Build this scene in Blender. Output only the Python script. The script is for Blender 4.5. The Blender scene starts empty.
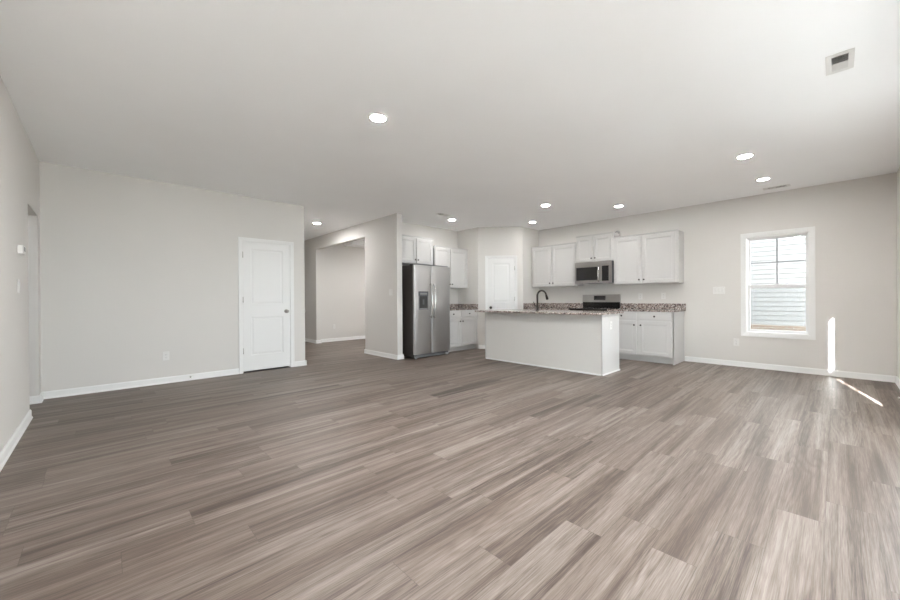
import bpy, bmesh, math, random
from mathutils import Vector, Matrix
random.seed(7)
PI = math.pi
SC = bpy.context.scene
COL = SC.collection

# ------------------------------------------------------------------ camera
F_PX, YAW, PITCH, ROLL, CAM_H = 366.05, math.radians(46.542), math.radians(-0.1553), math.radians(-0.3505), 1.1268
cam_data = bpy.data.cameras.new('camera')
cam = bpy.data.objects.new('camera', cam_data)
COL.objects.link(cam)
cam_data.sensor_fit = 'HORIZONTAL'
cam_data.sensor_width = 36.0
cam_data.lens = F_PX / 900.0 * 36.0
cam_data.clip_start = 0.05
cam_data.clip_end = 200.0
fw = Vector((math.cos(YAW), math.sin(YAW), 0)); rt = Vector((math.sin(YAW), -math.cos(YAW), 0)); up = Vector((0, 0, 1))
fw2 = fw*math.cos(PITCH) + up*math.sin(PITCH); up2 = up*math.cos(PITCH) - fw*math.sin(PITCH)
r3 = rt*math.cos(ROLL) + up2*math.sin(ROLL); u3 = up2*math.cos(ROLL) - rt*math.sin(ROLL)
M3 = Matrix((r3, u3, -fw2)).transposed()
cam.matrix_world = Matrix.Translation((0, 0, CAM_H)) @ M3.to_4x4()
SC.camera = cam

# ------------------------------------------------------------------ sky, sun, exposure
SKY = 10.0
SUN = 96.0
CAN = 860.0      # radiance of a recessed lamp at full power
world = bpy.data.worlds.new('sky'); SC.world = world
world.use_nodes = True
bg = world.node_tree.nodes['Background']
bg.inputs[0].default_value = (0.83, 0.925, 1.0, 1)
bg.inputs[1].default_value = SKY
sun_d = bpy.data.lights.new('sun', 'SUN')
sun = bpy.data.objects.new('sun', sun_d); COL.objects.link(sun)
sun_d.energy = SUN; sun_d.angle = math.radians(0.53); sun_d.color = (0.965, 0.98, 1.0)
sd = Vector((math.cos(math.radians(12.63)), math.sin(math.radians(12.63)), -math.tan(math.radians(19.8))))
sun.rotation_euler = sd.to_track_quat('-Z', 'Y').to_euler()
vs = SC.view_settings
SC.display_settings.display_device = 'sRGB'
vs.view_transform = 'Standard'; vs.look = 'None'; vs.gamma = 1.0; vs.use_curve_mapping = False
vs.exposure = 0.14
cy = SC.cycles
cy.max_bounces = 14; cy.diffuse_bounces = 10; cy.glossy_bounces = 5; cy.transparent_max_bounces = 16; cy.transmission_bounces = 6
cy.sample_clamp_indirect = 40.0
cy.use_denoising = True

# ------------------------------------------------------------------ materials
class NT:
    def __init__(s, name):
        s.m = bpy.data.materials.new(name); s.m.use_nodes = True
        s.t = s.m.node_tree; s.n = s.t.nodes; s.b = s.n['Principled BSDF']; s.out = s.n['Material Output']
    def node(s, kind, **kw):
        n = s.n.new(kind)
        for k, v in kw.items(): setattr(n, k, v)
        return n
    def link(s, a, b): s.t.links.new(a, b)
    def val(s, sock, v):
        if hasattr(v, 'is_output'): s.link(v, sock)
        else: sock.default_value = v
    def math(s, op, a, b=0.0, c=0.0):
        n = s.node('ShaderNodeMath', operation=op)
        s.val(n.inputs[0], a); s.val(n.inputs[1], b); s.val(n.inputs[2], c)
        return n.outputs[0]
    def xyz(s, x, y, z):
        n = s.node('ShaderNodeCombineXYZ'); s.val(n.inputs[0], x); s.val(n.inputs[1], y); s.val(n.inputs[2], z); return n.outputs[0]
    def coords(s, kind='Object'):
        return s.node('ShaderNodeTexCoord').outputs[kind]
    def ramp(s, fac, stops):
        n = s.node('ShaderNodeValToRGB'); e = n.color_ramp.elements
        while len(e) < len(stops): e.new(0.5)
        for i, (p, c) in enumerate(stops):
            e[i].position = p; e[i].color = (*c, 1)
        s.val(n.inputs[0], fac); return n.outputs[0]
    def noise(s, vec, scale, detail=3, rough=0.55, dist=0.0):
        n = s.node('ShaderNodeTexNoise'); s.link(vec, n.inputs['Vector'])
        n.inputs['Scale'].default_value = scale; n.inputs['Detail'].default_value = detail
        n.inputs['Roughness'].default_value = rough; n.inputs['Distortion'].default_value = dist
        return n.outputs['Fac']
    def mix(s, fac, a, b, blend='MIX'):
        n = s.node('ShaderNodeMix', data_type='RGBA', blend_type=blend)
        s.val(n.inputs[0], fac)
        for k, v in ((6, a), (7, b)):
            if hasattr(v, 'is_output'): s.link(v, n.inputs[k])
            else: n.inputs[k].default_value = (*v, 1)
        return n.outputs[2]
    def bump(s, h, strength=0.1, dist=0.002):
        n = s.node('ShaderNodeBump'); n.inputs['Strength'].default_value = strength; n.inputs['Distance'].default_value = dist
        s.link(h, n.inputs['Height']); s.link(n.outputs[0], s.b.inputs['Normal'])

def plain(name, col, rough=0.5, metal=0.0, spec=0.5, vary=0.03, scale=6.0):
    t = NT(name)
    f = t.noise(t.coords(), scale, 3)
    lo = tuple(c*(1-vary) for c in col); hi = tuple(min(1, c*(1+vary)) for c in col)
    t.link(t.ramp(f, [(0.3, lo), (0.7, hi)]), t.b.inputs['Base Color'])
    t.b.inputs['Roughness'].default_value = rough; t.b.inputs['Metallic'].default_value = metal
    t.b.inputs['Specular IOR Level'].default_value = spec
    return t.m

def paint(name, col, rough=0.75, bump=0.05):
    t = NT(name)
    c = t.coords()
    f = t.noise(c, 1.3, 2)
    t.link(t.ramp(f, [(0.3, tuple(x*0.99 for x in col)), (0.7, tuple(x*1.01 for x in col))]), t.b.inputs['Base Color'])
    t.b.inputs['Roughness'].default_value = rough
    t.b.inputs['Specular IOR Level'].default_value = 0.25
    if bump: t.bump(t.noise(c, 260, 2), bump, 0.001)
    return t.m

def emit(name, col, s):
    t = NT(name); t.n.remove(t.b)
    e = t.node('ShaderNodeEmission'); e.inputs[0].default_value = (*col, 1); e.inputs[1].default_value = s
    t.link(e.outputs[0], t.out.inputs[0]); return t.m

def floor_material():
    t = NT('grey_brown_plank')
    sep = t.node('ShaderNodeSeparateXYZ'); t.link(t.coords(), sep.inputs[0])
    x, y = sep.outputs[0], sep.outputs[1]
    PW, PL = 0.181, 1.22
    v = t.math('DIVIDE', t.math('ADD', y, 20.05), PW)
    row = t.math('FLOOR', v); fv = t.math('FRACT', v)
    wn = t.node('ShaderNodeTexWhiteNoise', noise_dimensions='1D'); t.link(row, wn.inputs['W'])
    u = t.math('ADD', t.math('DIVIDE', t.math('ADD', x, 20.0), PL), t.math('MULTIPLY', wn.outputs['Value'], 7.31))
    colm = t.math('FLOOR', u); fu = t.math('FRACT', u)
    w2 = t.node('ShaderNodeTexWhiteNoise', noise_dimensions='2D'); t.link(t.xyz(row, colm, 0), w2.inputs['Vector'])
    pid = w2.outputs['Value']
    sc = t.node('ShaderNodeSeparateColor'); t.link(w2.outputs['Color'], sc.inputs[0])
    off = t.math('MULTIPLY', pid, 57.0)
    off2 = t.math('MULTIPLY', sc.outputs[1], 31.0)
    # long soft streaks, fine pores, and a cathedral figure, all running along the board
    g1 = t.noise(t.xyz(t.math('ADD', t.math('MULTIPLY', x, 0.7), off), t.math('ADD', t.math('MULTIPLY', y, 36.0), off2), 0.0), 1.0, 5, 0.62, 0.5)
    g2 = t.noise(t.xyz(t.math('ADD', t.math('MULTIPLY', x, 6.0), off), t.math('ADD', t.math('MULTIPLY', y, 210.0), off2), 0.0), 1.0, 3, 0.65, 0.2)
    g0 = t.noise(t.xyz(t.math('ADD', t.math('MULTIPLY', x, 0.45), off2), t.math('ADD', t.math('MULTIPLY', y, 8.0), off), 3.0), 1.0, 2, 0.5, 0.5)
    swirl = t.noise(t.xyz(t.math('ADD', t.math('MULTIPLY', x, 0.6), off2), t.math('ADD', t.math('MULTIPLY', y, 6.5), off), 7.0), 1.0, 2, 0.35, 0.2)
    rings = t.math('POWER', t.math('MULTIPLY_ADD', t.math('SINE', t.math('MULTIPLY', swirl, 105.0)), 0.5, 0.5), 2.0)
    figure = t.math('MULTIPLY', t.math('GREATER_THAN', sc.outputs[0], 0.55), rings)
    tone = t.math('ADD', t.math('ADD', t.math('MULTIPLY', pid, 0.14), 0.03), t.math('MULTIPLY', t.math('SUBTRACT', g1, 0.12), 0.72))
    tone = t.math('ADD', tone, t.math('MULTIPLY', t.math('SUBTRACT', g0, 0.36), 0.80))
    tone = t.math('ADD', tone, t.math('MULTIPLY', t.math('SUBTRACT', g2, 0.5), 0.70))
    tone = t.math('SUBTRACT', tone, t.math('MULTIPLY', figure, 0.075))
    base = t.ramp(tone, [(0.25, (0.048, 0.033, 0.025)), (0.39, (0.102, 0.075, 0.060)), (0.53, (0.168, 0.134, 0.112)), (0.78, (0.285, 0.246, 0.218))])
    warm = t.mix(t.math('MULTIPLY', sc.outputs[2], 0.30), base, (0.175, 0.130, 0.105), 'MIX')
    seam_v = t.math('LESS_THAN', t.math('MINIMUM', fv, t.math('SUBTRACT', 1.0, fv)), 0.007)
    seam_u = t.math('LESS_THAN', t.math('MINIMUM', fu, t.math('SUBTRACT', 1.0, fu)), 0.0011)
    seam = t.math('MAXIMUM', seam_v, seam_u)
    c = t.mix(t.math('MULTIPLY', seam, 0.55), warm, (0.07, 0.052, 0.042))
    t.link(c, t.b.inputs['Base Color'])
    t.link(t.math('MULTIPLY_ADD', g2, 0.16, 0.36), t.b.inputs['Roughness'])
    t.b.inputs['Specular IOR Level'].default_value = 0.42
    t.bump(t.math('SUBTRACT', g2, t.math('MULTIPLY', seam, 1.0)), 0.12, 0.001)
    return t.m

def granite_material():
    t = NT('speckled_granite')
    c = t.coords()
    vo = t.node('ShaderNodeTexVoronoi', feature='F1'); t.link(c, vo.inputs['Vector']); vo.inputs['Scale'].default_value = 85.0
    sepc = t.node('ShaderNodeSeparateColor'); t.link(vo.outputs['Color'], sepc.inputs[0])
    n = t.noise(c, 14, 4, 0.7)
    k = t.math('ADD', t.math('MULTIPLY', sepc.outputs[0], 0.75), t.math('MULTIPLY', t.math('SUBTRACT', n, 0.5), 0.9))
    col = t.ramp(k, [(0.06, (0.025, 0.02, 0.019)), (0.20, (0.16, 0.115, 0.10)), (0.40, (0.34, 0.27, 0.24)), (0.60, (0.48, 0.43, 0.40)), (0.85, (0.70, 0.66, 0.63))])
    t.link(col, t.b.inputs['Base Color']); t.b.inputs['Roughness'].default_value = 0.16
    return t.m

def steel_material(name, col, rough=0.3, vertical=True, metal=1.0):
    t = NT(name)
    mp = t.node('ShaderNodeMapping'); t.link(t.coords(), mp.inputs[0])
    mp.inputs['Scale'].default_value = (220, 220, 2.0) if vertical else (2.0, 220, 220)
    n = t.noise(mp.outputs[0], 1.0, 2)
    t.link(t.ramp(n, [(0.25, tuple(c*0.94 for c in col)), (0.75, col)]), t.b.inputs['Base Color'])
    t.b.inputs['Metallic'].default_value = metal
    t.link(t.math('MULTIPLY_ADD', n, 0.12, rough), t.b.inputs['Roughness'])
    return t.m

def glass_material(name='clear_pane', tint=(0.97, 0.985, 0.98), gloss=0.06):
    t = NT(name); t.n.remove(t.b)
    tr = t.node('ShaderNodeBsdfTransparent'); tr.inputs[0].default_value = (*tint, 1)
    gl = t.node('ShaderNodeBsdfGlossy'); gl.inputs['Roughness'].default_value = 0.02
    mx = t.node('ShaderNodeMixShader'); mx.inputs[0].default_value = gloss
    t.link(tr.outputs[0], mx.inputs[1]); t.link(gl.outputs[0], mx.inputs[2]); t.link(mx.outputs[0], t.out.inputs[0])
    return t.m

def screen_material():
    t = NT('insect_mesh'); t.n.remove(t.b)
    c = t.coords()
    tr = t.node('ShaderNodeBsdfTransparent'); tr.inputs[0].default_value = (1, 1, 1, 1)
    df = t.node('ShaderNodeBsdfDiffuse'); df.inputs[0].default_value = (0.16, 0.19, 0.21, 1)
    mx = t.node('ShaderNodeMixShader'); 
    t.link(t.math('MULTIPLY_ADD', t.noise(c, 900, 1), 0.06, 0.10), mx.inputs[0])
    t.link(tr.outputs[0], mx.inputs[1]); t.link(df.outputs[0], mx.inputs[2]); t.link(mx.outputs[0], t.out.inputs[0])
    return t.m

def siding_material():
    t = NT('white_lap_siding')
    n = t.noise(t.coords(), 3.0, 2)
    t.link(t.ramp(n, [(0.3, (0.305, 0.295, 0.285)), (0.7, (0.32, 0.31, 0.30))]), t.b.inputs['Base Color'])
    t.b.inputs['Roughness'].default_value = 0.6
    return t.m

def brick_material():
    t = NT('tan_brick')
    mp = t.node('ShaderNodeMapping'); t.link(t.coords(), mp.inputs[0]); mp.inputs['Rotation'].default_value = (0, 0, 0)
    sep = t.node('ShaderNodeSeparateXYZ'); t.link(mp.outputs[0], sep.inputs[0])
    b = t.node('ShaderNodeTexBrick'); t.link(t.xyz(sep.outputs[1], sep.outputs[2], 0), b.inputs['Vector'])
    b.inputs['Scale'].default_value = 4.5
    b.inputs['Color1'].default_value = (0.27, 0.17, 0.11, 1); b.inputs['Color2'].default_value = (0.34, 0.24, 0.17, 1); b.inputs['Mortar'].default_value = (0.4, 0.36, 0.31, 1)
    t.link(b.outputs[0], t.b.inputs['Base Color']); t.b.inputs['Roughness'].default_value = 0.9
    return t.m

M = {}
M['wall'] = paint('greige_wall_paint', (0.668, 0.648, 0.620))
M['ceiling'] = paint('white_ceiling_paint', (0.92, 0.925, 0.925), 0.85, 0.08)
M['trim'] = paint('white_trim_paint', (0.80, 0.80, 0.79), 0.45, 0)
M['door'] = paint('white_door_paint', (0.79, 0.79, 0.78), 0.45, 0)
M['cab'] = paint('white_cabinet_paint', (0.59, 0.58, 0.567), 0.42, 0)
M['cab_in'] = plain('cabinet_gap_shade', (0.30, 0.29, 0.28), 0.7)
M['floor'] = floor_material()
M['granite'] = granite_material()
M['steel'] = steel_material('brushed_steel', (0.53, 0.52, 0.515), 0.30)
M['steel_h'] = steel_material('brushed_steel_level', (0.43, 0.41, 0.395), 0.28, False)
M['chrome'] = plain('polished_steel', (0.60, 0.59, 0.575), 0.18, 1.0)
M['nickel'] = plain('satin_nickel', (0.42, 0.40, 0.37), 0.32, 1.0)
M['fridge_side'] = plain('charcoal_enamel', (0.055, 0.047, 0.042), 0.45)
M['black_glass'] = plain('black_glass', (0.012, 0.011, 0.011), 0.07, 0, 0.6)
M['black_plastic'] = plain('black_plastic', (0.022, 0.021, 0.021), 0.4)
M['bronze'] = plain('dark_bronze', (0.035, 0.028, 0.024), 0.34, 0.7)
M['grey_plastic'] = plain('grey_plastic', (0.24, 0.24, 0.245), 0.4)
M['dark_grey'] = plain('dark_grey_plastic', (0.085, 0.088, 0.095), 0.35)
M['white_plastic'] = plain('white_plastic', (0.73, 0.72, 0.70), 0.4)
M['display'] = emit('lit_clock_digits', (0.45, 0.8, 0.75), 0.5)
M['glass'] = glass_material()
M['screen'] = screen_material()
M['muntin'] = plain('grey_vinyl_bar', (0.30, 0.30, 0.31), 0.5)  # grey puts the bars' backlit darkness into their colour
M['vinyl'] = plain('white_vinyl', (0.74, 0.74, 0.74), 0.4)
M['siding'] = siding_material()
M['brick'] = brick_material()
M['ground'] = plain('pale_concrete', (0.58, 0.57, 0.55), 0.9, 0, 0.3, 0.12, 1.2)
M['lawn'] = plain('dark_mulch', (0.085, 0.075, 0.068), 0.95, 0, 0.2, 0.25, 9)
M['shingle'] = plain('grey_shingle', (0.12, 0.12, 0.125), 0.9, 0, 0.3, 0.2, 12)
M['pale_grey'] = plain('pale_grey_plastic', (0.50, 0.48, 0.47), 0.5)
M['vent_dark'] = plain('duct_grey', (0.075, 0.075, 0.075), 0.8)  # near black standing for shade inside vents and under the door
M['shade_cloth'] = plain('cream_shade_cloth', (0.72, 0.70, 0.66), 0.9)

# ------------------------------------------------------------------ mesh builder
class MB:
    def __init__(s): s.v = []; s.f = []; s.mi = []; s.sm = []
    def add(s, vs, fs, mi=0, smooth=False):
        o = len(s.v); s.v += [tuple(p) for p in vs]
        for f in fs:
            s.f.append([i+o for i in f]); s.mi.append(mi); s.sm.append(smooth)
        return s
    def box(s, x0, x1, y0, y1, z0, z1, mi=0):
        vs = [(x0,y0,z0),(x1,y0,z0),(x1,y1,z0),(x0,y1,z0),(x0,y0,z1),(x1,y0,z1),(x1,y1,z1),(x0,y1,z1)]
        return s.add(vs, [(0,3,2,1),(4,5,6,7),(0,1,5,4),(1,2,6,5),(2,3,7,6),(3,0,4,7)], mi)
    def extrude(s, poly, p0, p1, ex, ez=(0,0,1), mi=0):
        """2D polygon (a,b) laid in the plane spanned by ex and ez, swept from p0 to p1"""
        p0, p1, ex, ez = map(Vector, (p0, p1, ex, ez)); n = len(poly)
        vs = [p + ex*a + ez*b for p in (p0, p1) for a, b in poly]
        fs = [(i, (i+1) % n, n+(i+1) % n, n+i) for i in range(n)] + [tuple(range(n-1, -1, -1)), tuple(range(n, 2*n))]
        return s.add(vs, fs, mi)
    def tube(s, pts, r, n=12, mi=0, cap=True):
        pts = [Vector(p) for p in pts]; rs = r if isinstance(r, (list, tuple)) else [r]*len(pts)
        vs = []; fs = []; ref = None
        for i, p in enumerate(pts):
            a = pts[max(0, i-1)]; b = pts[min(len(pts)-1, i+1)]; d = (b-a).normalized()
            if ref is None:
                ref = d.orthogonal().normalized()
            else:
                ref = (ref - d*ref.dot(d)).normalized()
            q = d.cross(ref)
            for k in range(n):
                t = 2*PI*k/n; vs.append(p + (ref*math.cos(t)+q*math.sin(t))*rs[i])
        for i in range(len(pts)-1):
            for k in range(n):
                a = i*n+k; b = i*n+(k+1) % n; fs.append((a, b, b+n, a+n))
        s.add(vs, fs, mi, True)
        if cap:
            o = len(s.v)-len(vs)
            for base, rev in ((0, True), ((len(pts)-1)*n, False)):
                idx = [o+base+k for k in range(n)]
                s.f.append(idx[::-1] if rev else idx); s.mi.append(mi); s.sm.append(False)
        return s
    def lathe(s, prof, c, axis=(0,0,1), n=24, mi=0, smooth=True):
        """prof: (radius, height along axis)"""
        ax = Vector(axis).normalized(); e1 = ax.orthogonal().normalized(); e2 = ax.cross(e1); c = Vector(c)
        vs = []; fs = []
        for r, h in prof:
            for k in range(n):
                t = 2*PI*k/n; vs.append(c + ax*h + (e1*math.cos(t)+e2*math.sin(t))*max(r, 1e-5))
        for i in range(len(prof)-1):
            for k in range(n):
                a = i*n+k; b = i*n+(k+1) % n; fs.append((a, b, b+n, a+n))
        return s.add(vs, fs, mi, smooth)
    def build(s, name, mats, parent=None, loc=None, bevel=0, segs=2, weld=False):
        me = bpy.data.meshes.new(name)
        me.from_pydata(s.v, [], s.f)
        if not isinstance(mats, (list, tuple)): mats = [mats]
        for m in mats: me.materials.append(m)
        me.polygons.foreach_set('material_index', s.mi)
        me.polygons.foreach_set('use_smooth', s.sm)
        bm = bmesh.new(); bm.from_mesh(me)
        bmesh.ops.remove_doubles(bm, verts=bm.verts, dist=1e-5)
        bmesh.ops.recalc_face_normals(bm, faces=bm.faces)
        bm.to_mesh(me); bm.free()
        o = bpy.data.objects.new(name, me); COL.objects.link(o)
        if parent: o.parent = parent
        if loc: o.location = loc
        if bevel:
            b = o.modifiers.new('edge', 'BEVEL'); b.width = bevel; b.segments = segs; b.limit_method = 'ANGLE'; b.angle_limit = math.radians(40)
        return o

def thing(name, label, cat, loc=(0,0,0), rz=0.0, group=None, kind=None):
    o = bpy.data.objects.new(name, None); COL.objects.link(o)
    o.empty_display_size = 0.1
    o.location = loc; o.rotation_euler = (0, 0, rz)
    return tag(o, label, cat, group, kind)
def tag(o, label=None, cat=None, group=None, kind=None):
    if label: o['label'] = label
    if cat: o['category'] = cat
    if group: o['group'] = group
    if kind: o['kind'] = kind
    return o
def struct(o, label, cat): return tag(o, label, cat, None, 'structure')

# ------------------------------------------------------------------ shell
H = 2.74
XL, YD, XE, XW, YB = -0.522, 6.2985, 2.522, 7.51, -0.545
XH, YHN = 3.99, 5.643          # hall wall plane and its near end
YK = 6.209                     # kitchen back wall
XP, YP1 = 6.15, 5.562          # pantry side wall
PB = (6.862, 4.85)             # far corner of the angled pantry wall
YR = 4.85                      # pantry return wall

def wall_mesh(axis, a0, a1, t0, t1, openings=(), z1=H):
    """wall running along axis ('x' or 'y') from a0 to a1, thickness t0..t1, openings (a,b,z0,z1)"""
    As = sorted({a0, a1, *[v for o in openings for v in o[:2]]}); Zs = sorted({0.0, z1, *[v for o in openings for v in o[2:]]})
    na, nz = len(As)-1, len(Zs)-1
    def solid(i, k):
        if i < 0 or k < 0 or i >= na or k >= nz: return False
        ca, cz = (As[i]+As[i+1])/2, (Zs[k]+Zs[k+1])/2
        return not any(o[0] < ca < o[1] and o[2] < cz < o[3] for o in openings)
    m = MB()
    P = (lambda a, t, z: (a, t, z)) if axis == 'x' else (lambda a, t, z: (t, a, z))
    for i in range(na):
        for k in range(nz):
            if not solid(i, k): continue
            a, b, z, w = As[i], As[i+1], Zs[k], Zs[k+1]
            for t in (t0, t1): m.add([P(a,t,z), P(b,t,z), P(b,t,w), P(a,t,w)], [(0,1,2,3)])
            for (di, dk, q) in ((-1,0,((a,z),(a,w))), (1,0,((b,z),(b,w))), (0,-1,((a,z),(b,z))), (0,1,((a,w),(b,w)))):
                if not solid(i+di, k+dk):
                    (p0, q0), (p1, q1) = q
                    m.add([P(p0,t0,q0), P(p0,t1,q0), P(p1,t1,q1), P(p1,t0,q1)], [(0,1,2,3)])
    return m

struct(MB().box(-2.3, 7.71, -0.745, 11.3, -0.12, 0.0).build('floor', M['floor']), 'grey brown wood plank floor running through the room', 'floor')
struct(MB().box(-2.3, 7.71, -0.745, 11.3, H, H+0.16).build('ceiling', M['ceiling']), 'flat white ceiling over the whole room', 'ceiling')

W1 = (0.270, 1.002, 0.562, 2.086)     # window in the right wall: y0,y1,z0,z1
OPEN_L = (5.36, 6.09, 0.0, 2.075)
struct(wall_mesh('y', -0.745, YD, XL-0.115, XL, [OPEN_L]).build('wall_left', M['wall']), 'left greige wall with a narrow uncased doorway at its far end', 'wall')
DX0, DX1 = 1.558, 2.282
struct(wall_mesh('x', -2.2, XE, YD, YD+0.115, [(DX0, DX1, 0.0, 2.055)]).build('wall_back', M['wall']), 'long greige wall holding the white closet door', 'wall')
HD = (6.56, 7.28, 0.0, 2.05)
struct(wall_mesh('y', YD+0.115, 11.2, XE-0.115, XE, [HD]).build('wall_hall_left', M['wall']), 'hallway wall turning the corner behind the closet door wall', 'wall')
OPEN_H = (6.80, 9.225, 0.0, 2.440)
struct(wall_mesh('y', YHN, 11.2, XH, XH+0.115, [OPEN_H]).build('wall_hall_right', M['wall']), 'hallway wall with the wide uncased opening beside the refrigerator', 'wall')
struct(wall_mesh('x', -2.3, 7.71, 11.2, 11.3).build('wall_far', M['wall']), 'far end wall beyond the hallway', 'wall')
struct(wall_mesh('x', XH+0.115, XW, 9.37, 9.48).build('wall_dining', M['wall']), 'wall of the room seen through the wide opening', 'wall')
struct(wall_mesh('x', XH+0.115, XW, YK, YK+0.115).build('wall_kitchen', M['wall']), 'kitchen wall behind the refrigerator', 'wall')
PD0, PD1 = 0.212, 0.826
# angled pantry wall, built along its own direction
pA = Vector((XP, YP1, 0)); pB = Vector((PB[0], PB[1], 0)); pdir = (pB-pA).normalized(); plen = (pB-pA).length
pang = math.atan2(pdir.y, pdir.x)
w = wall_mesh('x', 0, plen, 0, 0.10, [(PD0, PD1, 0.0, 2.05)]).build('wall_pantry_angled', M['wall'])
w.location = (pA.x, pA.y, 0); w.rotation_euler = (0, 0, pang)
struct(w, 'angled pantry wall facing the island', 'wall')
struct(wall_mesh('y', YP1, YK, XP, XP+0.10).build('wall_pantry_left', M['wall']), 'short pantry side wall beside the small counter by the refrigerator', 'wall')
struct(wall_mesh('x', PB[0], XW, YR, YR+0.10).build('wall_pantry_right', M['wall']), 'short pantry return wall meeting the window wall', 'wall')
struct(wall_mesh('y', -0.745, 11.2, XW, XW+0.20, [(W1[0], W1[1], W1[2], W1[3]), (7.2, 8.6, 0.6, 2.1)]).build('wall_right', M['wall']), 'long greige wall with the kitchen run and the single window', 'wall')
FRONT = [(0.05, 0.95, 0.30, 2.10), (1.20, 2.08, 0.30, 2.10), (2.63, 3.48, 0.30, 1.80), (3.895, 4.965, 0.35, 2.10), (2.40, 3.48, 1.89, 2.11)]
struct(wall_mesh('x', -0.649, XW, -0.745, YB, FRONT).build('wall_front', M['wall']), 'greige wall at the right edge of the view', 'wall')
struct(wall_mesh('y', 4.2, 11.2, -2.3, -2.2).build('wall_corridor_end', M['wall']), 'end wall of the side passage behind the left doorway', 'wall')
struct(wall_mesh('x', -2.2, XL-0.115, 4.2, 4.3).build('wall_corridor_near', M['wall']), 'near wall of the side passage behind the left doorway', 'wall')
struct(MB().box(4.85, 7.5, 8.9, 9.37, 2.615, H).build('trim_7', M['ceiling']), 'dropped white soffit under the ceiling of the room beyond the opening', 'soffit')

# baseboards: profile out from the wall
BBP = [(0,0),(0.021,0),(0.021,0.008),(0.017,0.017),(0.013,0.02),(0.013,0.072),(0.009,0.080),(0.006,0.086),(0,0.086)]
def baseboard(name, label, runs, mat=None):
    m = MB()
    for (x0, y0), (x1, y1) in runs:     # the wall lies to the left of the run, the room to its right
        d = Vector((x1-x0, y1-y0, 0)).normalized(); n = Vector((d.y, -d.x, 0))
        m.extrude(BBP, (x0, y0, 0), (x1, y1, 0), n)
    o = m.build(name, mat or M['trim'])
    return struct(o, label, 'baseboard')
c_ = 0.021
baseboard('baseboard_left', 'white baseboard along the left wall', [((XL, YB), (XL, OPEN_L[0]))])
baseboard('baseboard_left_stub', 'short white baseboard around the stub at the far side of the left doorway', [((XL-0.115, OPEN_L[1]), (XL+c_, OPEN_L[1])), ((XL, OPEN_L[1]-c_), (XL, YD))])
baseboard('baseboard_back', 'white baseboard along the closet door wall', [((XL, YD), (1.502, YD)), ((2.339, YD), (XE+c_, YD))])
baseboard('baseboard_hall_corner', 'white baseboard on the hidden side of the hallway corner', [((XE, HD[0]-0.06), (XE, YD-c_))][::1] if False else [((XE, YD-c_), (XE, HD[0]-0.06))][::-1])
baseboard('baseboard_hall_right', 'white baseboard on the hallway wall and around its end', [((XH, OPEN_H[0]), (XH, YHN-c_)), ((XH-c_, YHN), (XH+0.115+c_, YHN)), ((XH+0.115, OPEN_H[0]), (XH-c_, OPEN_H[0])),
          ((XH, 11.2), (XH, OPEN_H[1]-c_)), ((XH-c_, OPEN_H[1]), (XH+0.115+c_, OPEN_H[1])), ((XH+0.115, OPEN_H[1]-c_), (XH+0.115, 9.37))])
baseboard('baseboard_dining', 'white baseboard of the room seen through the wide opening', [((XH+0.115, 9.37), (XW, 9.37))])
baseboard('baseboard_right', 'white baseboard under the window', [((XW, 1.855), (XW, YB))])
baseboard('baseboard_front', 'short white baseboard at the right edge of the view', [((XW, YB), (XL, YB))])
q = lambda s_: (pA.x+pdir.x*s_, pA.y+pdir.y*s_)
baseboard('baseboard_pantry', 'short white baseboards either side of the pantry door', [(q(0), q(0.158)), (q(0.880), q(plen)), ])

# ------------------------------------------------------------------ interior doors
def ring_panel(m, x0, x1, z0, z1, rings, mi=0, flip=1):
    """nested rectangles from (inset, y); last ring is filled"""
    prev = None
    for ins, y in rings:
        cur = [(x0+ins, y, z0+ins), (x1-ins, y, z0+ins), (x1-ins, y, z1-ins), (x0+ins, y, z1-ins)]
        if prev:
            for i in range(4):
                j = (i+1) % 4; m.add([prev[i], prev[j], cur[j], cur[i]], [(0,1,2,3)], mi)
        prev = cur
    m.add(prev, [(0,1,2,3)], mi)

def two_panel_slab(W, Hh, th=0.035):
    st = 0.112
    xs = [0, st, W-st, W]; zs = [0, 0.235, 0.835, 1.035, Hh-0.115, Hh]
    m = MB()
    for side, y0, sg in ((0, 0.0, 1), (1, th, -1)):
        for i in range(3):
            for k in range(5):
                if i == 1 and k in (1, 3):
                    ring_panel(m, xs[1], xs[2], zs[k], zs[k+1], [(0, y0), (0.004, y0+sg*0.006), (0.016, y0+sg*0.009), (0.022, y0+sg*0.009), (0.040, y0+sg*0.004), (0.048, y0+sg*0.003)])
                else:
                    m.add([(xs[i], y0, zs[k]), (xs[i+1], y0, zs[k]), (xs[i+1], y0, zs[k+1]), (xs[i], y0, zs[k+1])], [(0,1,2,3)])
    for a, b in (((0,0),(0,Hh)), ((W,0),(W,Hh)), ((0,0),(W,0)), ((0,Hh),(W,Hh))):
        n = [a]
        pts = [a]
        m.add([(a[0],0,a[1]), (b[0],0,b[1]), (b[0],th,b[1]), (a[0],th,a[1])], [(0,1,2,3)])
    # fill edge splits
    return m

def casing_mesh(x0, x1, z1, w=0.057, th=0.017, zb=0.0):
    """picture profile round three sides of an opening, front towards -y"""
    prof = [(0, 0), (0, -0.009), (0.008, -0.012), (w*0.55, -0.014), (w-0.01, -th), (w, -th), (w, 0)]
    m = MB()
    path = [((x0, zb), (-1, 0)), ((x0, z1), (-1, 1)), ((x1, z1), (1, 1)), ((x1, zb), (1, 0))]
    n = len(prof); vs = []
    for (x, z), (dx, dz) in path:
        for a, y in prof: vs.append((x+dx*a, y, z+dz*a))
    fs = [(i*n+k, i*n+(k+1) % n, (i+1)*n+(k+1) % n, (i+1)*n+k) for i in range(3) for k in range(n)]
    fs += [tuple(range(n)), tuple(range(3*n, 4*n))]
    return m.add(vs, fs)

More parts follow.
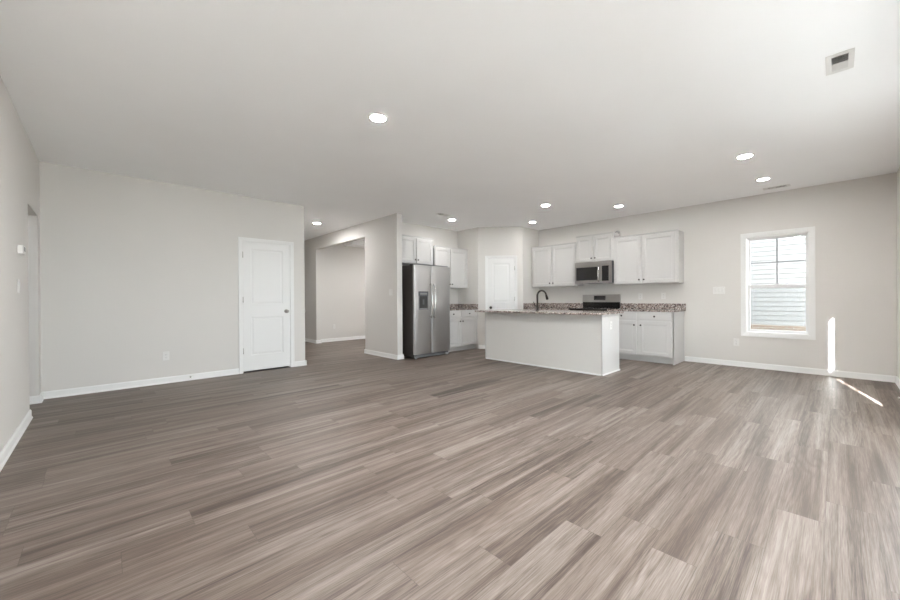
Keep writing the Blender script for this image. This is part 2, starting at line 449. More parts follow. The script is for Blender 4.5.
def knob_mesh(c, axis, mi=0, s=1.0):
    return MB().lathe([(0.0, 0.0), (0.032*s, 0.0), (0.032*s, 0.005*s), (0.026*s, 0.010*s), (0.012*s, 0.013*s), (0.011*s, 0.030*s), (0.020*s, 0.036*s), (0.027*s, 0.046*s), (0.027*s, 0.056*s), (0.020*s, 0.064*s), (0.0, 0.067*s)], c, axis, 20, mi)

def interior_door(name, label, loc, rz, W, Hh, knob_side, open_w, open_h, casing_h, wall_t=0.115, setback=0.0, metal='nickel', gap=0.012):
    r = thing(name, label, 'door', loc, rz, None, 'structure')
    g = (open_w-W)/2
    jb = MB()
    for a, b in ((0, g-0.003), (open_w-g+0.003, open_w)): jb.box(a, b, 0.0, wall_t, 0, open_h)
    jb.box(0, open_w, 0, wall_t, Hh+0.016, open_h)
    for a, b in ((g-0.003, g+0.010), (open_w-g-0.010, open_w-g+0.003)): jb.box(a, b, setback+0.038, setback+0.05, 0, Hh+0.016)
    jb.build('jamb', M['trim'], r)
    casing_mesh(0.004, open_w-0.004, Hh+0.020).build('casing', M['trim'], r)
    sl = two_panel_slab(W, Hh).build('door_slab', M['door'], r, (g, setback, gap))
    kx = W-0.062 if knob_side == 'R' else 0.062
    knob_mesh((kx, 0, 0.915), (0, -1, 0)).build('knob', M[metal], sl)
    hx = 0.0 if knob_side == 'R' else W
    for z in (0.315, 1.11, 1.805):
        MB().tube([(hx, -0.005, z-0.046), (hx, -0.005, z+0.046)], 0.0065, 10).build('hinge', M['nickel'], sl)
    return r, sl

interior_door('door_1', 'white two panel closet door with satin knob in the long greige wall', (DX0, YD, 0), 0, 0.708, 2.022, 'R', DX1-DX0, 2.055, 2.11, 0.115, 0.0, 'nickel', 0.026)
interior_door('door_2', 'narrow white two panel pantry door behind the island', (q(PD0)[0], q(PD0)[1], 0), pang, 0.600, 2.02, 'L', PD1-PD0, 2.05, 2.1, 0.10, 0.0, 'bronze')
r3d, sl3 = interior_door('door_3', 'white door in the hallway, only its edge past the corner in view', (XE, HD[0], 0), PI/2, 0.70, 2.02, 'L', HD[1]-HD[0], 2.05, 2.1)
# slightly ajar, swinging on its far hinges
sl3.rotation_euler = (0, 0, math.radians(7.0))
sl3.location = (0.71-0.70*math.cos(math.radians(7.0)), -0.70*math.sin(math.radians(7.0)), 0.012)
MB().box(DX0+0.012, DX1-0.012, YD+0.004, YD+0.11, 0.0, 0.004).build('trim_8', M['vent_dark'])  # dark strip paints in the shade of the gap below the door
struct(bpy.data.objects['trim_8'], 'dark threshold strip under the closet door', 'threshold')

# ------------------------------------------------------------------ windows
def window(name, label, loc, rz, W, z0, z1, wt=0.20, grid=True, screen=True, casing=True):
    """local: x across, y outward from the room face, origin at floor under left edge"""
    r = thing(name, label, 'window', loc, rz, None, 'structure')
    if casing:
        m = MB(); cw, th = 0.062, 0.017
        prof = [(0, 0), (0, -0.010), (0.010, -0.013), (cw-0.012, -th), (cw, -th), (cw, 0)]
        n = len(prof); vs = []
        for (x, z), (dx, dz) in (((0, z0), (-1, -1)), ((0, z1), (-1, 1)), ((W, z1), (1, 1)), ((W, z0), (1, -1))):
            for a, y in prof: vs.append((x+dx*a, y, z+dz*a))
        m.add(vs, [(i*n+k, i*n+(k+1) % n, ((i+1) % 4)*n+(k+1) % n, ((i+1) % 4)*n+k) for i in range(4) for k in range(n)])
        m.build('casing', M['trim'], r)
    j = MB(); t = 0.010
    j.box(0, t, 0, 0.095, z0, z1).box(W-t, W, 0, 0.095, z0, z1).box(t, W-t, 0, 0.095, z0, z0+t).box(t, W-t, 0, 0.095, z1-t, z1)
    j.build('jamb_liner', M['trim'], r)
    f = MB(); a, b = t, W-t; fz0, fz1 = z0+t, z1-t; fw_ = 0.013
    f.box(a, a+fw_, 0.095, wt-0.01, fz0, fz1).box(b-fw_, b, 0.095, wt-0.01, fz0, fz1).box(a+fw_, b-fw_, 0.095, wt-0.01, fz0, fz0+fw_).box(a+fw_, b-fw_, 0.095, wt-0.01, fz1-fw_, fz1)
    f.build('frame', M['vinyl'], r)
    mid = z0 + (z1-z0)*0.475
    a += fw_; b -= fw_; fz0 += fw_; fz1 -= fw_
    def sash(nm, y0, s0, s1, bars, rail):
        sh = MB(); sw = 0.020
        sh.box(a, a+sw, y0, y0+0.03, s0, s1).box(b-sw, b, y0, y0+0.03, s0, s1).box(a+sw, b-sw, y0, y0+0.03, s0, s0+rail[0]).box(a+sw, b-sw, y0, y0+0.03, s1-rail[1], s1)
        o = sh.build(nm, M['vinyl'], r, bevel=0.003)
        MB().box(a+sw, b-sw, y0+0.013, y0+0.017, s0+rail[0], s1-rail[1]).build('pane', M['glass'], o)
        if bars:
            g = MB(); cx = (a+b)/2; cz = (s0+rail[0]+s1-rail[1])/2
            g.box(cx-0.009, cx+0.009, y0+0.005, y0+0.012, s0+rail[0], s1-rail[1]).box(a+sw, b-sw, y0+0.004, y0+0.0115, cz-0.009, cz+0.009)
            tag(g.build('muntins', M['muntin'], o), 'grey bars dividing the upper pane in four')
        return o
    sash('upper_sash', 0.135, mid-0.02, fz1, grid, (0.035, 0.018))
    lo = sash('lower_sash', 0.098, fz0, mid+0.03, False, (0.026, 0.045))
    MB().box((a+b)/2-0.03, (a+b)/2+0.03, 0.09, 0.110, mid+0.03, mid+0.042).build('latch', M['vinyl'], lo)
    if screen:
        sc_ = MB(); y = 0.172
        sc_.box(a, a+0.012, y, y+0.006, fz0, mid).box(b-0.012, b, y, y+0.006, fz0, mid).box(a, b, y, y+0.006, fz0, fz0+0.012).box(a, b, y, y+0.006, mid-0.012, mid)
        so = sc_.build('screen_frame', M['vinyl'], r)
        MB().box(a+0.012, b-0.012, y+0.002, y+0.004, fz0+0.012, mid-0.012).build('screen_mesh', M['screen'], so)
    return r
window('window_1', 'white cased double hung window with four upper panes in the right wall', (XW, W1[1], 0), -PI/2, W1[1]-W1[0], W1[2], W1[3])
for i, (x0, x1, z0, z1) in enumerate(FRONT[:4]):  # the first two are unseen windows added for daylight fill
    window('window_%d' % (i+2), ['leftmost tall window out of view in the front wall', 'second tall window out of view in the front wall', 'third tall window out of view in the front wall', 'tall window out of view letting in the thin strip of sun'][i], (x1, YB, 0), PI, x1-x0, z0, z1, 0.20, False, False, False)
window('window_6', 'unseen window lighting the room beyond the wide opening', (XW, 8.6, 0), -PI/2, 1.4, 0.6, 2.1, 0.20, False, False)
x0, x1, z0, z1 = FRONT[4]  # unseen transom added to shape the small sun spot
r = thing('window_7', 'shallow transom out of view above the third tall window', 'window', (0, 0, 0), 0, None, 'structure')
MB().box(x0, x0+0.015, -0.745, YB, z0, z1).box(x1-0.015, x1, -0.745, YB, z0, z1).box(x0+0.015, x1-0.015, -0.745, YB, z0, z0+0.015).box(x0+0.015, x1-0.015, -0.745, YB, z1-0.015, z1).build('frame', M['vinyl'], r)
MB().box(x0+0.015, x1-0.015, -0.652, -0.648, z0+0.015, z1-0.015).build('pane', M['glass'], r)

# ------------------------------------------------------------------ outside
DARK_STRIP = 5.0  # width of the added dark strip beside the front wall
struct(MB().box(-40, 7.5, -60, -0.745-DARK_STRIP, -0.32, -0.20).box(7.5, 40, -60, -12, -0.32, -0.20).box(-40, 40, -0.745-DARK_STRIP, 60, -0.32, -0.215).build('trim_9', M['ground']), 'pale concrete ground outside the house', 'ground')  # ground kept pale so it throws sunlight up to the ceiling
struct(MB().box(-6, 7.5, -0.745-DARK_STRIP, -0.745, -0.215, -0.195).box(7.5, 10.4, -12, 12, -0.215, -0.195).build('trim_10', M['lawn']), 'strip of dark mulch along the house, out of view', 'garden bed')  # unseen dark strips added to weaken light bounced near the house
rf = MB(); rf.extrude([(0.0, 0), (12.55, 0), (6.27, 3.0)], (-2.7, -1.0, H+0.16), (8.1, -1.0, H+0.16), (0, 1, 0))  # unseen roof added to keep sun off the neighbouring siding
rf.build('trim_11', M['shingle'], None)
struct(bpy.data.objects['trim_11'], 'shingled roof of the house itself, out of view', 'roof')
nh = thing('neighboring_house', 'white lap sided house next door seen through the window', 'house', (10.5, 2.0, -0.20))
m = MB(); z = 0.72
while z < 5.6:
    m.extrude([(0.0, 0.0), (-0.002, 0.0), (-0.004, 0.010), (-0.015, 0.010), (-0.006, 0.1), (0.0, 0.1)], (0, -9, z), (0, 9, z), (1, 0, 0)); z += 0.1
m.build('siding', M['siding'], nh)
MB().box(0.0, 6.0, -9, 9, 0, 5.66).build('wall_core', M['siding'], nh)
MB().box(-0.06, 0.0, -9, 9, 0, 0.66).box(-0.08, 0.0, -9, 9, 0.66, 0.72).build('foundation', M['brick'], nh)
MB().extrude([(-0.45, 0), (6.45, 0), (3.0, 2.3)], (0, -9.3, 5.66), (0, 9.3, 5.66), (1, 0, 0)).build('roof', M['shingle'], nh)

# ------------------------------------------------------------------ kitchen cabinets
def cab_door_mesh(W, Hh, th=0.019, rail=0.055):
    m = MB()
    ring_panel(m, 0, W, 0, Hh, [(0, th), (0, 0.002), (0.002, 0), (rail, 0), (rail+0.003, 0.007), (rail+0.014, 0.008), (rail+0.018, 0.012)])
    m.add([(0, th, 0), (W, th, 0), (W, th, Hh), (0, th, Hh)], [(0,1,2,3)])
    return m
def drawer_front_mesh(W, Hh, th=0.019):
    m = MB()
    ring_panel(m, 0, W, 0, Hh, [(0, th), (0, 0.004), (0.004, 0.001), (0.012, 0)])
    m.add([(0, th, 0), (W, th, 0), (W, th, Hh), (0, th, Hh)], [(0,1,2,3)])
    return m
def cab_knob(parent, x, z):
    return MB().lathe([(0, 0), (0.006, 0), (0.0055, 0.012), (0.010, 0.015), (0.0155, 0.020), (0.0155, 0.026), (0.010, 0.030), (0, 0.031)], (x, 0, z), (0, -1, 0), 16).build('knob', M['bronze'], parent)

def wall_cabinet(label, loc, rz, W, D, Hh, doors, group):
    """doors: (x0, x1, knob side)"""
    r = thing('wall_cabinet', label, 'cabinet', loc, rz, group)
    MB().box(0, W, 0, D, 0, Hh).build('carcass', M['cab'], r, bevel=0.0015)
    MB().extrude([(0, 0), (-0.006, 0), (-0.014, 0.018), (-0.014, 0.026), (0.0, 0.026)], (0, 0, Hh-0.012), (W, 0, Hh-0.012), (0, 1, 0)).build('top_molding', M['cab'], r)
    for x0, x1, kn in doors:
        d = cab_door_mesh(x1-x0, Hh-0.040).build('door', M['cab'], r, (x0, -0.0195, 0.012))
        w_ = x1-x0
        cab_knob(d, 0.028 if kn == 'L' else w_-0.028, 0.065)
    return r
G1 = 'white upper cabinets'
# kitchen wall
wall_cabinet('short white two door cabinet above the refrigerator', (4.17, YK-0.32, 1.85), 0, 0.915, 0.3195, 0.545, [(0.016, 0.450, 'R'), (0.465, 0.900, 'L')], G1)
wall_cabinet('white two door upper cabinet above the small counter right of the refrigerator', (5.127, YK-0.32, 1.375), 0, XP-5.127-0.001, 0.3195, 0.885, [(0.012, 0.451, 'R'), (0.469, 0.958, 'L')], G1)
# window wall (local x runs to -Y, front faces -X)
XF = XW-0.32
RY = -PI/2
wall_cabinet('white two door upper cabinet left of the microwave', (XF, 4.832, 1.385), RY, 4.832-3.737, 0.3195, 0.905, [(0.028, 0.510, 'R'), (0.538, 1.078, 'L')], G1)
wall_cabinet('raised short white cabinet directly above the microwave', (XF, 3.735, 1.855), RY, 3.735-2.968, 0.3195, 0.545, [(0.014, 0.366, 'R'), (0.384, 0.738, 'L')], G1)
wall_cabinet('white two door upper cabinet right of the microwave, nearest the window', (XF, 2.966, 1.385), RY, 2.966-1.862, 0.3195, 0.905, [(0.020, 0.500, 'R'), (0.526, 1.062, 'L')], G1)

def base_cabinet(label, loc, rz, W, D, cols, group, end_right=False):
    """cols: (x0,x1,knob side)"""
    r = thing('base_cabinet', label, 'cabinet', loc, rz, group)
    MB().box(0, W, 0, D, 0.105, 0.885).build('carcass', M['cab'], r, bevel=0.0015)
    MB().box(0, W, 0.070, D, 0.0, 0.105).build('toe_kick', M['cab'], r)
    if end_right: MB().box(W-0.016, W+0.001, 0.0, D, 0.0, 0.885).build('end_panel', M['cab'], r)
    for x0, x1, kn in cols:
        w_ = x1-x0
        dr = drawer_front_mesh(w_, 0.125).build('drawer', M['cab'], r, (x0, -0.0195, 0.742))
        cab_knob(dr, w_/2, 0.0625)
        d = cab_door_mesh(w_, 0.598).build('door', M['cab'], r, (x0, -0.0195, 0.122))
        cab_knob(d, 0.030 if kn == 'L' else w_-0.030, 0.598-0.075)
    return r
G2 = 'white base cabinets'
base_cabinet('white base cabinet with two drawers right of the refrigerator', (5.135, 5.60, 0), 0, XP-5.135-0.001, YK-5.60-0.0005, [(0.015, 0.470, 'R'), (0.490, 0.973, 'L')], G2)
XB = 6.90
base_cabinet('white base cabinet right of the range, its side panel towards the window', (XB, 2.962, 0), RY, 2.962-1.864, XW-XB-0.0005, [(0.018, 0.512, 'R'), (0.562, 1.062, 'L')], G2, True)
base_cabinet('white base cabinet left of the range, hidden behind the island', (XB, YR-0.001, 0), RY, YR-0.001-3.735, XW-XB-0.0005, [(0.018, 0.54, 'R'), (0.56, 1.09, 'L')], G2)

# ------------------------------------------------------------------ countertops
def granite_top(name, label, boxes, cat='countertop'):
    m = MB()
    for b in boxes: m.box(*b)
    return tag(m.build(name, M['granite'], bevel=0.004), label, cat, 'granite tops')
Z0, Z1 = 0.886, 0.916
def counter(label, loc, top, splashes):
    r = thing('countertop', label, 'countertop', loc, 0, 'granite countertops')
    MB().box(*top).build('slab', M['granite'], r, bevel=0.004)
    for b in splashes: MB().box(*b).build('backsplash', M['granite'], r, bevel=0.003)
    return r
counter('small speckled granite counter with backsplash right of the refrigerator', (5.130, 5.565, Z0), (0, XP-5.130-0.001, 0, YK-5.565-0.001, 0, 0.03),
        [(0, XP-5.130-0.021, YK-5.565-0.021, YK-5.565-0.001, 0.03, 0.125), (XP-5.130-0.021, XP-5.130-0.001, 0.0, YK-5.565-0.001, 0.03, 0.125)])
counter('speckled granite counter with backsplash right of the range', (XB-0.035, 1.835, Z0), (0, XW-XB+0.034, 0, 2.961-1.835, 0, 0.03),
        [(XW-XB+0.014, XW-XB+0.034, 0, 2.961-1.835, 0.03, 0.135)])
counter('speckled granite counter with backsplash left of the range, below the left cabinets', (XB-0.035, 3.737, Z0), (0, XW-XB+0.034, 0, YR-3.738, 0, 0.03),
        [(XW-XB+0.014, XW-XB+0.034, 0, YR-3.738-0.02, 0.03, 0.135), (0.0, XW-XB+0.034, YR-3.738-0.02, YR-3.738, 0.03, 0.135)])

# ------------------------------------------------------------------ island
IX0, IX1, IY0, IY1 = 5.235, 5.850, 2.335, 4.555
isl = thing('kitchen_island', 'long kitchen island with greige front panel and white end panel', 'island', (IX0, IY0, 0))
L, Wd = IY1-IY0, IX1-IX0
MB().box(0.012, Wd-0.02, 0.016, L-0.016, 0.0, 0.885).build('body', M['cab'], isl)
MB().box(0.0, 0.012, 0.0, L, 0.0, 0.885).build('front_panel', M['wall'], isl)
MB().box(0.012, Wd, 0.0, 0.016, 0.0, 0.885).box(-0.004, 0.030, -0.004, 0.0, 0.0, 0.885).box(-0.004, 0.0, -0.004, 0.012, 0, 0.885).build('end_panel', M['cab'], isl)
MB().box(0.012, Wd, L-0.016, L, 0.0, 0.885).box(-0.004, 0.0, L-0.018, L+0.004, 0, 0.885).box(-0.004, 0.03, L, L+0.004, 0, 0.885).build('end_panel', M['cab'], isl)
MB().box(-0.012, 0.0, 0.012, L-0.018, 0.0, 0.022).build('shoe_molding', M['trim'], isl)
MB().box(-0.006, Wd, -0.014, -0.004, 0.0, 0.020).build('shoe_molding', M['trim'], isl)
for (y0, y1) in ((0.03, 0.52), (0.54, 1.03), (1.05, 1.60), (1.62, 2.18)):
    d = cab_door_mesh(y1-y0, 0.74).build('door', M['cab'], isl, (Wd, y0, 0.12)); d.rotation_euler = (0, 0, PI/2)
    cab_knob(d, 0.03, 0.66)
it = thing('countertop', 'speckled granite island top with a breakfast overhang', 'countertop', (4.975, 2.290, Z0), 0, 'granite countertops')
MB().box(0, 0.945, 0, 2.30, 0, 0.03).build('slab', M['granite'], it, bevel=0.004)

fc = thing('kitchen_faucet', 'dark bronze gooseneck faucet on the island top', 'faucet', (5.55, 3.62, 0.916))
MB().lathe([(0, 0), (0.030, 0), (0.030, 0.006), (0.022, 0.012), (0.019, 0.03), (0.021, 0.06), (0.021, 0.085), (0.016, 0.10), (0.014, 0.12)], (0, 0, 0), (0, 0, 1), 20).build('base', M['bronze'], fc)
pts = [(0, 0, 0.10), (0, 0, 0.255)]
R_ = 0.094; dx, dy = 0.93, -0.37
for k in range(1, 17):
    a = PI*k/16*0.93
    s_ = R_*(1-math.cos(a)); pts.append((dx*s_, dy*s_, 0.255+R_*math.sin(a)))
MB().tube(pts, 0.0155, 14).build('spout', M['bronze'], fc)
e = Vector(pts[-1]); dd = (e-Vector(pts[-2])).normalized()
MB().tube([e-dd*0.005, e+dd*0.03, e+dd*0.075, e+dd*0.09], [0.0165, 0.021, 0.024, 0.019], 16).build('spray_head', M['bronze'], fc)
MB().tube([(0, 0.018, 0.075), (0, 0.05, 0.082)], 0.011, 12).tube([(0, 0.046, 0.080), (-0.01, 0.060, 0.115), (-0.02, 0.066, 0.155)], [0.010, 0.007, 0.005], 10).build('handle', M['bronze'], fc)

# ------------------------------------------------------------------ refrigerator
FX0, FX1, FY = 4.212, 5.122, 5.40
FWd = FX1-FX0
fr = thing('refrigerator', 'stainless steel side by side refrigerator with dark sides and door dispenser', 'refrigerator', (FX0, FY, 0))
MB().box(0.004, FWd-0.004, 0.068, 0.735, 0.025, 1.775).build('body', M['fridge_side'], fr, bevel=0.006)
MB().box(0.0, FWd, 0.066, 0.16, 1.775, 1.795).build('hinge_cover', M['dark_grey'], fr, bevel=0.004)
SP = 0.420
def fridge_door(name, x0, x1):
    m = MB(); n = 10; pr = []
    for i in range(n+1):
        t = i/n; pr.append((x0+(x1-x0)*t, 0.010*(2*t-1)**4))
    poly = pr + [(x1, 0.060), (x0, 0.060)]
    vs = [(x, y, z) for z in (0.082, 1.775) for x, y in poly]; k = len(poly)
    fs = [(i, (i+1) % k, k+(i+1) % k, k+i) for i in range(k)] + [tuple(range(k)), tuple(range(k, 2*k))]
    m.add(vs, fs)
    return m.build(name, M['steel'], fr, bevel=0.006)
fz = fridge_door('freezer_door', 0.0, SP-0.003)
fd = fridge_door('refrigerator_door', SP+0.003, FWd)
def fridge_handle(parent, x):
    m = MB(); p = []
    for i in range(17):
        t = i/16; p.append((x, -0.028-0.034*math.sin(PI*t), 0.765+0.66*t))
    m.tube(p, [0.013]*17, 12)
    for z, y in ((0.785, -0.03), (1.405, -0.03)): m.tube([(x, 0.002, z), (x, y, z)], 0.011, 10)
    m.build('handle', M['chrome'], parent)
fridge_handle(fz, SP-0.042); fridge_handle(fd, SP+0.042)
dm = MB(); a, b, c, d = 0.092, 0.322, 0.925, 1.275
dm.box(a, b, -0.010, 0.004, d-0.090, d, 1)                                   # control panel
dm.box(a, a+0.014, -0.008, 0.004, c, d-0.09, 0).box(b-0.014, b, -0.008, 0.004, c, d-0.09, 0).box(a, b, -0.010, 0.004, c, c+0.016, 0)
dm.add([(a+0.014, -0.003, c+0.016), (b-0.014, -0.003, c+0.016), (b-0.014, -0.003, d-0.09), (a+0.014, -0.003, d-0.09)], [(0,1,2,3)], 2)
do = dm.build('dispenser', [M['grey_plastic'], M['dark_grey'], M['black_plastic']], fz)
MB().box(a+0.095, a+0.135, -0.008, -0.002, c+0.10, c+0.20).build('paddle', M['dark_grey'], do)
MB().box(a+0.02, b-0.02, -0.012, -0.002, c+0.018, c+0.032).build('drip_tray', M['grey_plastic'], do)
MB().box(a+0.03, b-0.03, -0.0115, -0.0095, d-0.062, d-0.03).build('display', M['grey_plastic'], do)
g = MB(); g.box(0.03, FWd-0.03, 0.035, 0.07, 0.018, 0.074)
for i in range(4): g.box(0.06, FWd-0.06, 0.030, 0.036, 0.024+0.012*i, 0.030+0.012*i, 1)
g.build('kick_grille', [M['dark_grey'], M['grey_plastic']], fr)
for x in (0.06, FWd-0.06):
    MB().box(x-0.04, x+0.04, 0.02, 0.06, 0.02, 0.05).lathe([(0.0, 0), (0.022, 0), (0.022, 0.02), (0.0, 0.02)], (x, 0.05, 0.0), (0, 0, 1), 14).build('foot', M['grey_plastic'], fr)
    MB().lathe([(0.0, 0), (0.02, 0), (0.02, 0.026), (0.0, 0.026)], (x, 0.68, 0.0), (0, 0, 1), 14).build('foot', M['grey_plastic'], fr)

# ------------------------------------------------------------------ microwave (local x to -Y)
mw = thing('microwave', 'stainless over the range microwave with black window', 'microwave', (7.105, 3.727, 1.425), RY)
MWW, MWH = 0.750, 0.4295
MB().box(0.0, MWW, 0.030, XW-7.105-0.001, 0.0, MWH).build('body', M['dark_grey'], mw)
m = MB(); m.box(0, MWW, -0.002, 0.03, MWH-0.075, MWH)
for i in range(4): m.box(0.03, MWW-0.03, -0.0035, -0.0015, MWH-0.062+0.013*i, MWH-0.056+0.013*i, 1)
m.build('vent_grille', [M['steel_h'], M['steel_h']], mw, bevel=0.002)
m = MB(); D1 = 0.548
m.box(0, D1, 0, 0.03, 0.0, 0.062).box(0, D1, 0, 0.03, MWH-0.105, MWH-0.077).box(0, 0.030, 0, 0.03, 0.062, MWH-0.105).box(D1-0.072, D1, 0, 0.03, 0.062, MWH-0.105)
mdo = m.build('door', M['steel_h'], mw)
MB().box(0.030, D1-0.072, 0.004, 0.03, 0.062, MWH-0.105).build('door_window', M['black_glass'], mdo)
p = []
for i in range(13):
    t = i/12; p.append((D1-0.04, -0.018-0.030*math.sin(PI*t), 0.03+0.305*t))
MB().tube(p, 0.014, 12).tube([(D1-0.04, 0.001, 0.045), (D1-0.04, -0.022, 0.045)], 0.010, 10).tube([(D1-0.04, 0.001, 0.32), (D1-0.04, -0.022, 0.32)], 0.010, 10).build('handle', M['chrome'], mdo)
m = MB(); m.box(D1+0.002, MWW, 0, 0.03, 0.0, MWH-0.077)
cp = m.build('control_panel', M['steel_h'], mw)
m = MB(); m.box(D1+0.018, MWW-0.052, -0.003, 0.002, 0.040, MWH-0.095)
kp = m.build('keypad', M['black_glass'], cp)
for xx in (0.12, 0.53): MB().box(xx, xx+0.1, 0.1, 0.16, -0.006, 0.0).build('task_light', M['white_plastic'], mw)

# ------------------------------------------------------------------ range (local x to -Y, y into the wall)
rg = thing('kitchen_range', 'stainless electric range with black glass top and raised back panel', 'range', (6.865, 3.732, 0), RY)
RW, RD = 0.764, XW-6.865-0.003
MB().box(0.002, RW-0.002, 0.03, RD, 0.03, 0.898).build('body', M['fridge_side'], rg)
MB().box(0.0, RW, -0.005, RD-0.06, 0.898, 0.921).build('cooktop', M['black_glass'], rg, bevel=0.004)
ct = rg.children[-1] if rg.children else None
for (bx, by, br) in ((0.20, 0.15, 0.095), (0.56, 0.15, 0.115), (0.20, 0.42, 0.115), (0.56, 0.42, 0.085)):
    MB().lathe([(br, 0.0), (br, 0.0006), (br-0.004, 0.0006), (br-0.004, 0.0)], (bx, by, 0.9211), (0, 0, 1), 36).build('burner_ring', M['grey_plastic'], bpy.data.objects['cooktop'])
od = MB().box(0.005, RW-0.005, 0.0, 0.03, 0.215, 0.875).build('oven_door', M['steel_h'], rg, bevel=0.004)
MB().box(0.12, RW-0.12, -0.002, 0.004, 0.34, 0.70).build('oven_window', M['black_glass'], od)
MB().tube([(0.06, -0.045, 0.815), (RW-0.06, -0.045, 0.815)], 0.013, 12).tube([(0.09, 0.0, 0.815), (0.09, -0.045, 0.815)], 0.009, 10).tube([(RW-0.09, 0.0, 0.815), (RW-0.09, -0.045, 0.815)], 0.009, 10).build('handle', M['chrome'], od)
MB().box(0.005, RW-0.005, 0.0, 0.03, 0.055, 0.205).build('storage_drawer', M['steel_h'], rg, bevel=0.004)
for x in (0.05, RW-0.05):
    for yy in (0.06, RD-0.10): MB().box(x-0.02, x+0.02, yy, yy+0.04, 0, 0.03).build('foot', M['black_plastic'], rg)
y0 = RD-0.062
m = MB(); m.extrude([(0.012, 0.0), (0.0, 0.13), (0.012, 0.275), (0.060, 0.275), (0.060, 0.0)], (0.0, y0, 0.921), (RW, y0, 0.921), (0, 1, 0))
bgd = m.build('backguard', M['black_glass'], rg)
tag(m and bgd, 'black lower back panel')
m = MB(); m.extrude([(-0.004, 0.125), (0.008, 0.279), (0.062, 0.279), (0.062, 0.125)], (-0.001, y0, 0.921), (RW+0.001, y0, 0.921), (0, 1, 0))
bgs = m.build('control_panel', M['steel_h'], bgd)
m = MB(); m.extrude([(-0.006, 0.165), (0.002, 0.255), (0.01, 0.255), (0.002, 0.165)], (0.25, y0, 0.921), (0.49, y0, 0.921), (0, 1, 0))
dsp = m.build('clock_panel', M['black_glass'], bgd)
# ------------------------------------------------------------------ recessed lights
LENSES = {}
def lens_material(power):
    if power not in LENSES: LENSES[power] = emit('lit_lamp_lens', (1.0, 0.99, 0.985), CAN*power)
    return LENSES[power]
def can_light(label, x, y, power=1.0):
    r = thing('recessed_light', label, 'ceiling light', (x, y, H), 0, 'recessed ceiling lights')
    MB().lathe([(0.088, 0.0), (0.087, -0.003), (0.067, -0.009), (0.064, -0.009), (0.063, -0.006), (0.063, 0.0)], (0, 0, 0), (0, 0, 1), 40).build('trim_ring', M['white_plastic'], r)
    MB().lathe([(0.0635, -0.006), (0.054, -0.0068), (0.032, -0.0075), (0.0, -0.008)], (0, 0, 0), (0, 0, 1), 32).build('lens', lens_material(power), r)
    return r
can_light('large near ceiling light alone over the open floor', 1.779, 2.791, 1.25)
can_light('ceiling light in front of the refrigerator, beside the small kitchen vent', 5.169, 5.381, 0.25)
can_light('ceiling light nearest the angled pantry wall', 6.582, 4.403, 0.13)
can_light('ceiling light directly above the island', 5.567, 3.458, 0.45)
can_light('ceiling light over the kitchen aisle near the range', 6.572, 2.624, 0.13)
can_light('left one of the two ceiling lights near the window', 5.333, 0.714, 1.0)
can_light('right one of the two ceiling lights near the window, beside the slim vent', 6.554, 0.685, 0.13)
can_light('ceiling light in the hallway past the closet door wall', 3.279, 7.517, 0.8)
can_light('ceiling light above the camera, out of view', 1.779, 0.714, 1.5)  # unseen lamp added to fill the near and left side
can_light('ceiling light in the room beyond the wide opening, out of view', 6.2, 7.8, 1.4)  # unseen lamp added to brighten the far room
can_light('ceiling light in the side passage behind the left doorway, out of view', -1.4, 5.3, 0.15)  # unseen lamp added, kept dim to suit the doorway jamb

# ------------------------------------------------------------------ ceiling registers
def register(label, x, y, rz):
    r = thing('ceiling_vent', label, 'vent', (x, y, H), rz, 'white ceiling vents')
    m = MB(); a, b = 0.148, 0.068; ia, ib = 0.105, 0.040
    for zz, (x0, x1, y0, y1) in (((0), (-a, a, -b, b)),):
        m.box(-a, a, -b, -ib, -0.004, 0).box(-a, a, ib, b, -0.004, 0).box(-a, -ia, -ib, ib, -0.004, 0).box(ia, a, -ib, ib, -0.004, 0)
    m.build('frame', M['white_plastic'], r, bevel=0.002)
    MB().box(-ia, ia, -ib, ib, -0.0008, -0.0002).build('duct', M['vent_dark'], r)  # flat dark sheet painting in the shade behind the louvers
    for k in range(14):
        xx = -ia+0.0075+0.015*k; s_ = -1 if k < 7 else 1
        MB().extrude([(-0.0045, -0.001), (-0.0035, -0.001), (0.0045, -0.0075), (0.0035, -0.0075)], (xx, -ib, 0), (xx, ib, 0), (s_, 0, 0)).build('louver', M['white_plastic'], r)
    return r
register('white ceiling vent nearest the camera at upper right', 3.690, -0.020, 0)
register('white ceiling vent over the refrigerator aisle', 4.720, 5.160, 0)
register('slim white ceiling vent close to the window wall', 7.185, 0.600, PI/2)

# ------------------------------------------------------------------ plates, thermostat, small things
def plate(name, label, cat, loc, rz, kind, gangs=1, group=None, w=None):
    """front faces -y locally"""
    r = thing(name, label, cat, loc, rz, group)
    w = w or 0.072+0.046*(gangs-1); h = 0.118
    MB().extrude([(-w/2, -h/2), (w/2, -h/2), (w/2, h/2), (-w/2, h/2)], (0, 0, 0), (0, -0.006, 0), (1, 0, 0)).build('cover_plate', M['white_plastic'], r, bevel=0.002)
    for g_ in range(gangs):
        cx = (g_-(gangs-1)/2)*0.046
        if kind == 'switch':
            MB().extrude([(0, -0.033), (0.006, -0.033), (0.0085, 0.0), (0.010, 0.033), (0, 0.033)], (cx-0.0165, -0.003, 0), (cx+0.0165, -0.003, 0), (0, -1, 0)).build('rocker', M['white_plastic'], r)
        else:
            for dz in (-0.020, 0.020):
                s_ = MB().box(cx-0.017, cx+0.017, -0.008, -0.003, dz-0.014, dz+0.014)
                s_.box(cx-0.008, cx-0.006, -0.0085, -0.0075, dz-0.002, dz+0.008, 1).box(cx+0.006, cx+0.008, -0.0085, -0.0075, dz-0.002, dz+0.008, 1).box(cx-0.002, cx+0.002, -0.0085, -0.0075, dz-0.010, dz-0.006, 1)
                s_.build('receptacle', [M['white_plastic'], M['dark_grey']], r)
    return r
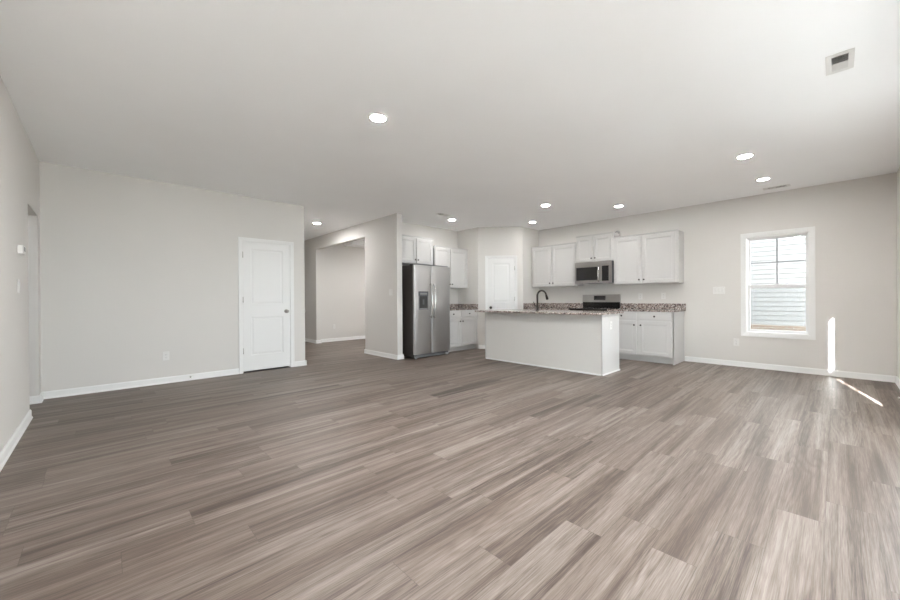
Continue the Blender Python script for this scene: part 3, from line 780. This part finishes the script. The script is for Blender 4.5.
GO, GS = 'white wall outlets', 'white light switches'
plate('wall_outlet', 'white outlet low on the wall left of the closet door', 'outlet', (0.617, YD, 0.372), 0, 'outlet', 1, GO)
plate('wall_outlet', 'white outlet below the left side of the window', 'outlet', (XW, 1.125, 0.392), RY, 'outlet', 1, GO)
plate('wall_outlet', 'left one of two white outlets above the counter right of the range', 'outlet', (XW, 2.593, 1.153), RY, 'outlet', 1, GO)
plate('wall_outlet', 'right one of two white outlets above the counter right of the range', 'outlet', (XW, 2.194, 1.158), RY, 'outlet', 1, GO)
plate('wall_outlet', 'white outlet on the white end of the island', 'outlet', (5.545, IY0-0.0005, 0.715), 0, 'outlet', 1, GO)
plate('wall_outlet', 'white outlet on the wall seen through the wide opening', 'outlet', (4.54, 9.37, 0.40), 0, 'outlet', 1, GO)
plate('light_switch', 'white three gang switch plate left of the window', 'light switch', (XW, 1.355, 1.243), RY, 'switch', 3, GS)
plate('light_switch', 'white switch on the hallway wall left of the refrigerator', 'light switch', (XH, 5.850, 1.260), RY, 'switch', 1, GS, 0.115)
plate('light_switch', 'white switch on the left wall below the thermostat', 'light switch', (XL, 4.76, 1.258), PI/2, 'switch', 1, GS)

th = thing('thermostat', 'small white thermostat box on the left wall beside the doorway', 'thermostat', (XL, 4.79, 1.568), PI/2)
MB().box(-0.075, 0.075, -0.036, 0.0, -0.037, 0.037).build('housing', M['white_plastic'], th, bevel=0.006)
MB().box(-0.03, 0.03, -0.038, -0.035, -0.012, 0.024).build('screen', M['grey_plastic'], th)

sd_ = thing('smoke_detector', 'small round pale grey detector high on the wall above the cabinets', 'detector', (XW, 3.022, 2.432), RY)
MB().lathe([(0, 0.0), (0.052, 0.0), (0.052, 0.014), (0.044, 0.024), (0.020, 0.028), (0, 0.028)], (0, 0, 0), (0, -1, 0), 28).build('cover', M['pale_grey'], sd_)
MB().lathe([(0.030, 0.0255), (0.034, 0.0275), (0.030, 0.0285), (0.026, 0.0275)], (0, 0, 0), (0, -1, 0), 28).build('grille_ring', M['grey_plastic'], sd_)

def door_stop(label, loc, rz):
    r = thing('door_stop', label, 'door stop', loc, rz, 'baseboard door stops')
    p = []
    for i in range(60):
        t = i/59; p.append((0.007*math.cos(t*2*PI*9), -0.006-0.062*t, 0.007*math.sin(t*2*PI*9)))
    MB().lathe([(0, 0), (0.012, 0), (0.012, 0.006), (0, 0.006)], (0, 0, 0), (0, -1, 0), 14).tube(p, 0.0016, 6).build('spring', M['nickel'], r)
    MB().lathe([(0, 0.066), (0.009, 0.066), (0.009, 0.080), (0.005, 0.084), (0, 0.084)], (0, 0, 0), (0, -1, 0), 14).build('rubber_tip', M['white_plastic'], r)
    return r
door_stop('tiny spring door stop on the baseboard left of the closet door', (0.892, YD-0.013, 0.05), 0)
door_stop('tiny white tipped door stop by the baseboard at the right edge', (6.13, YB+0.013, 0.05), PI)
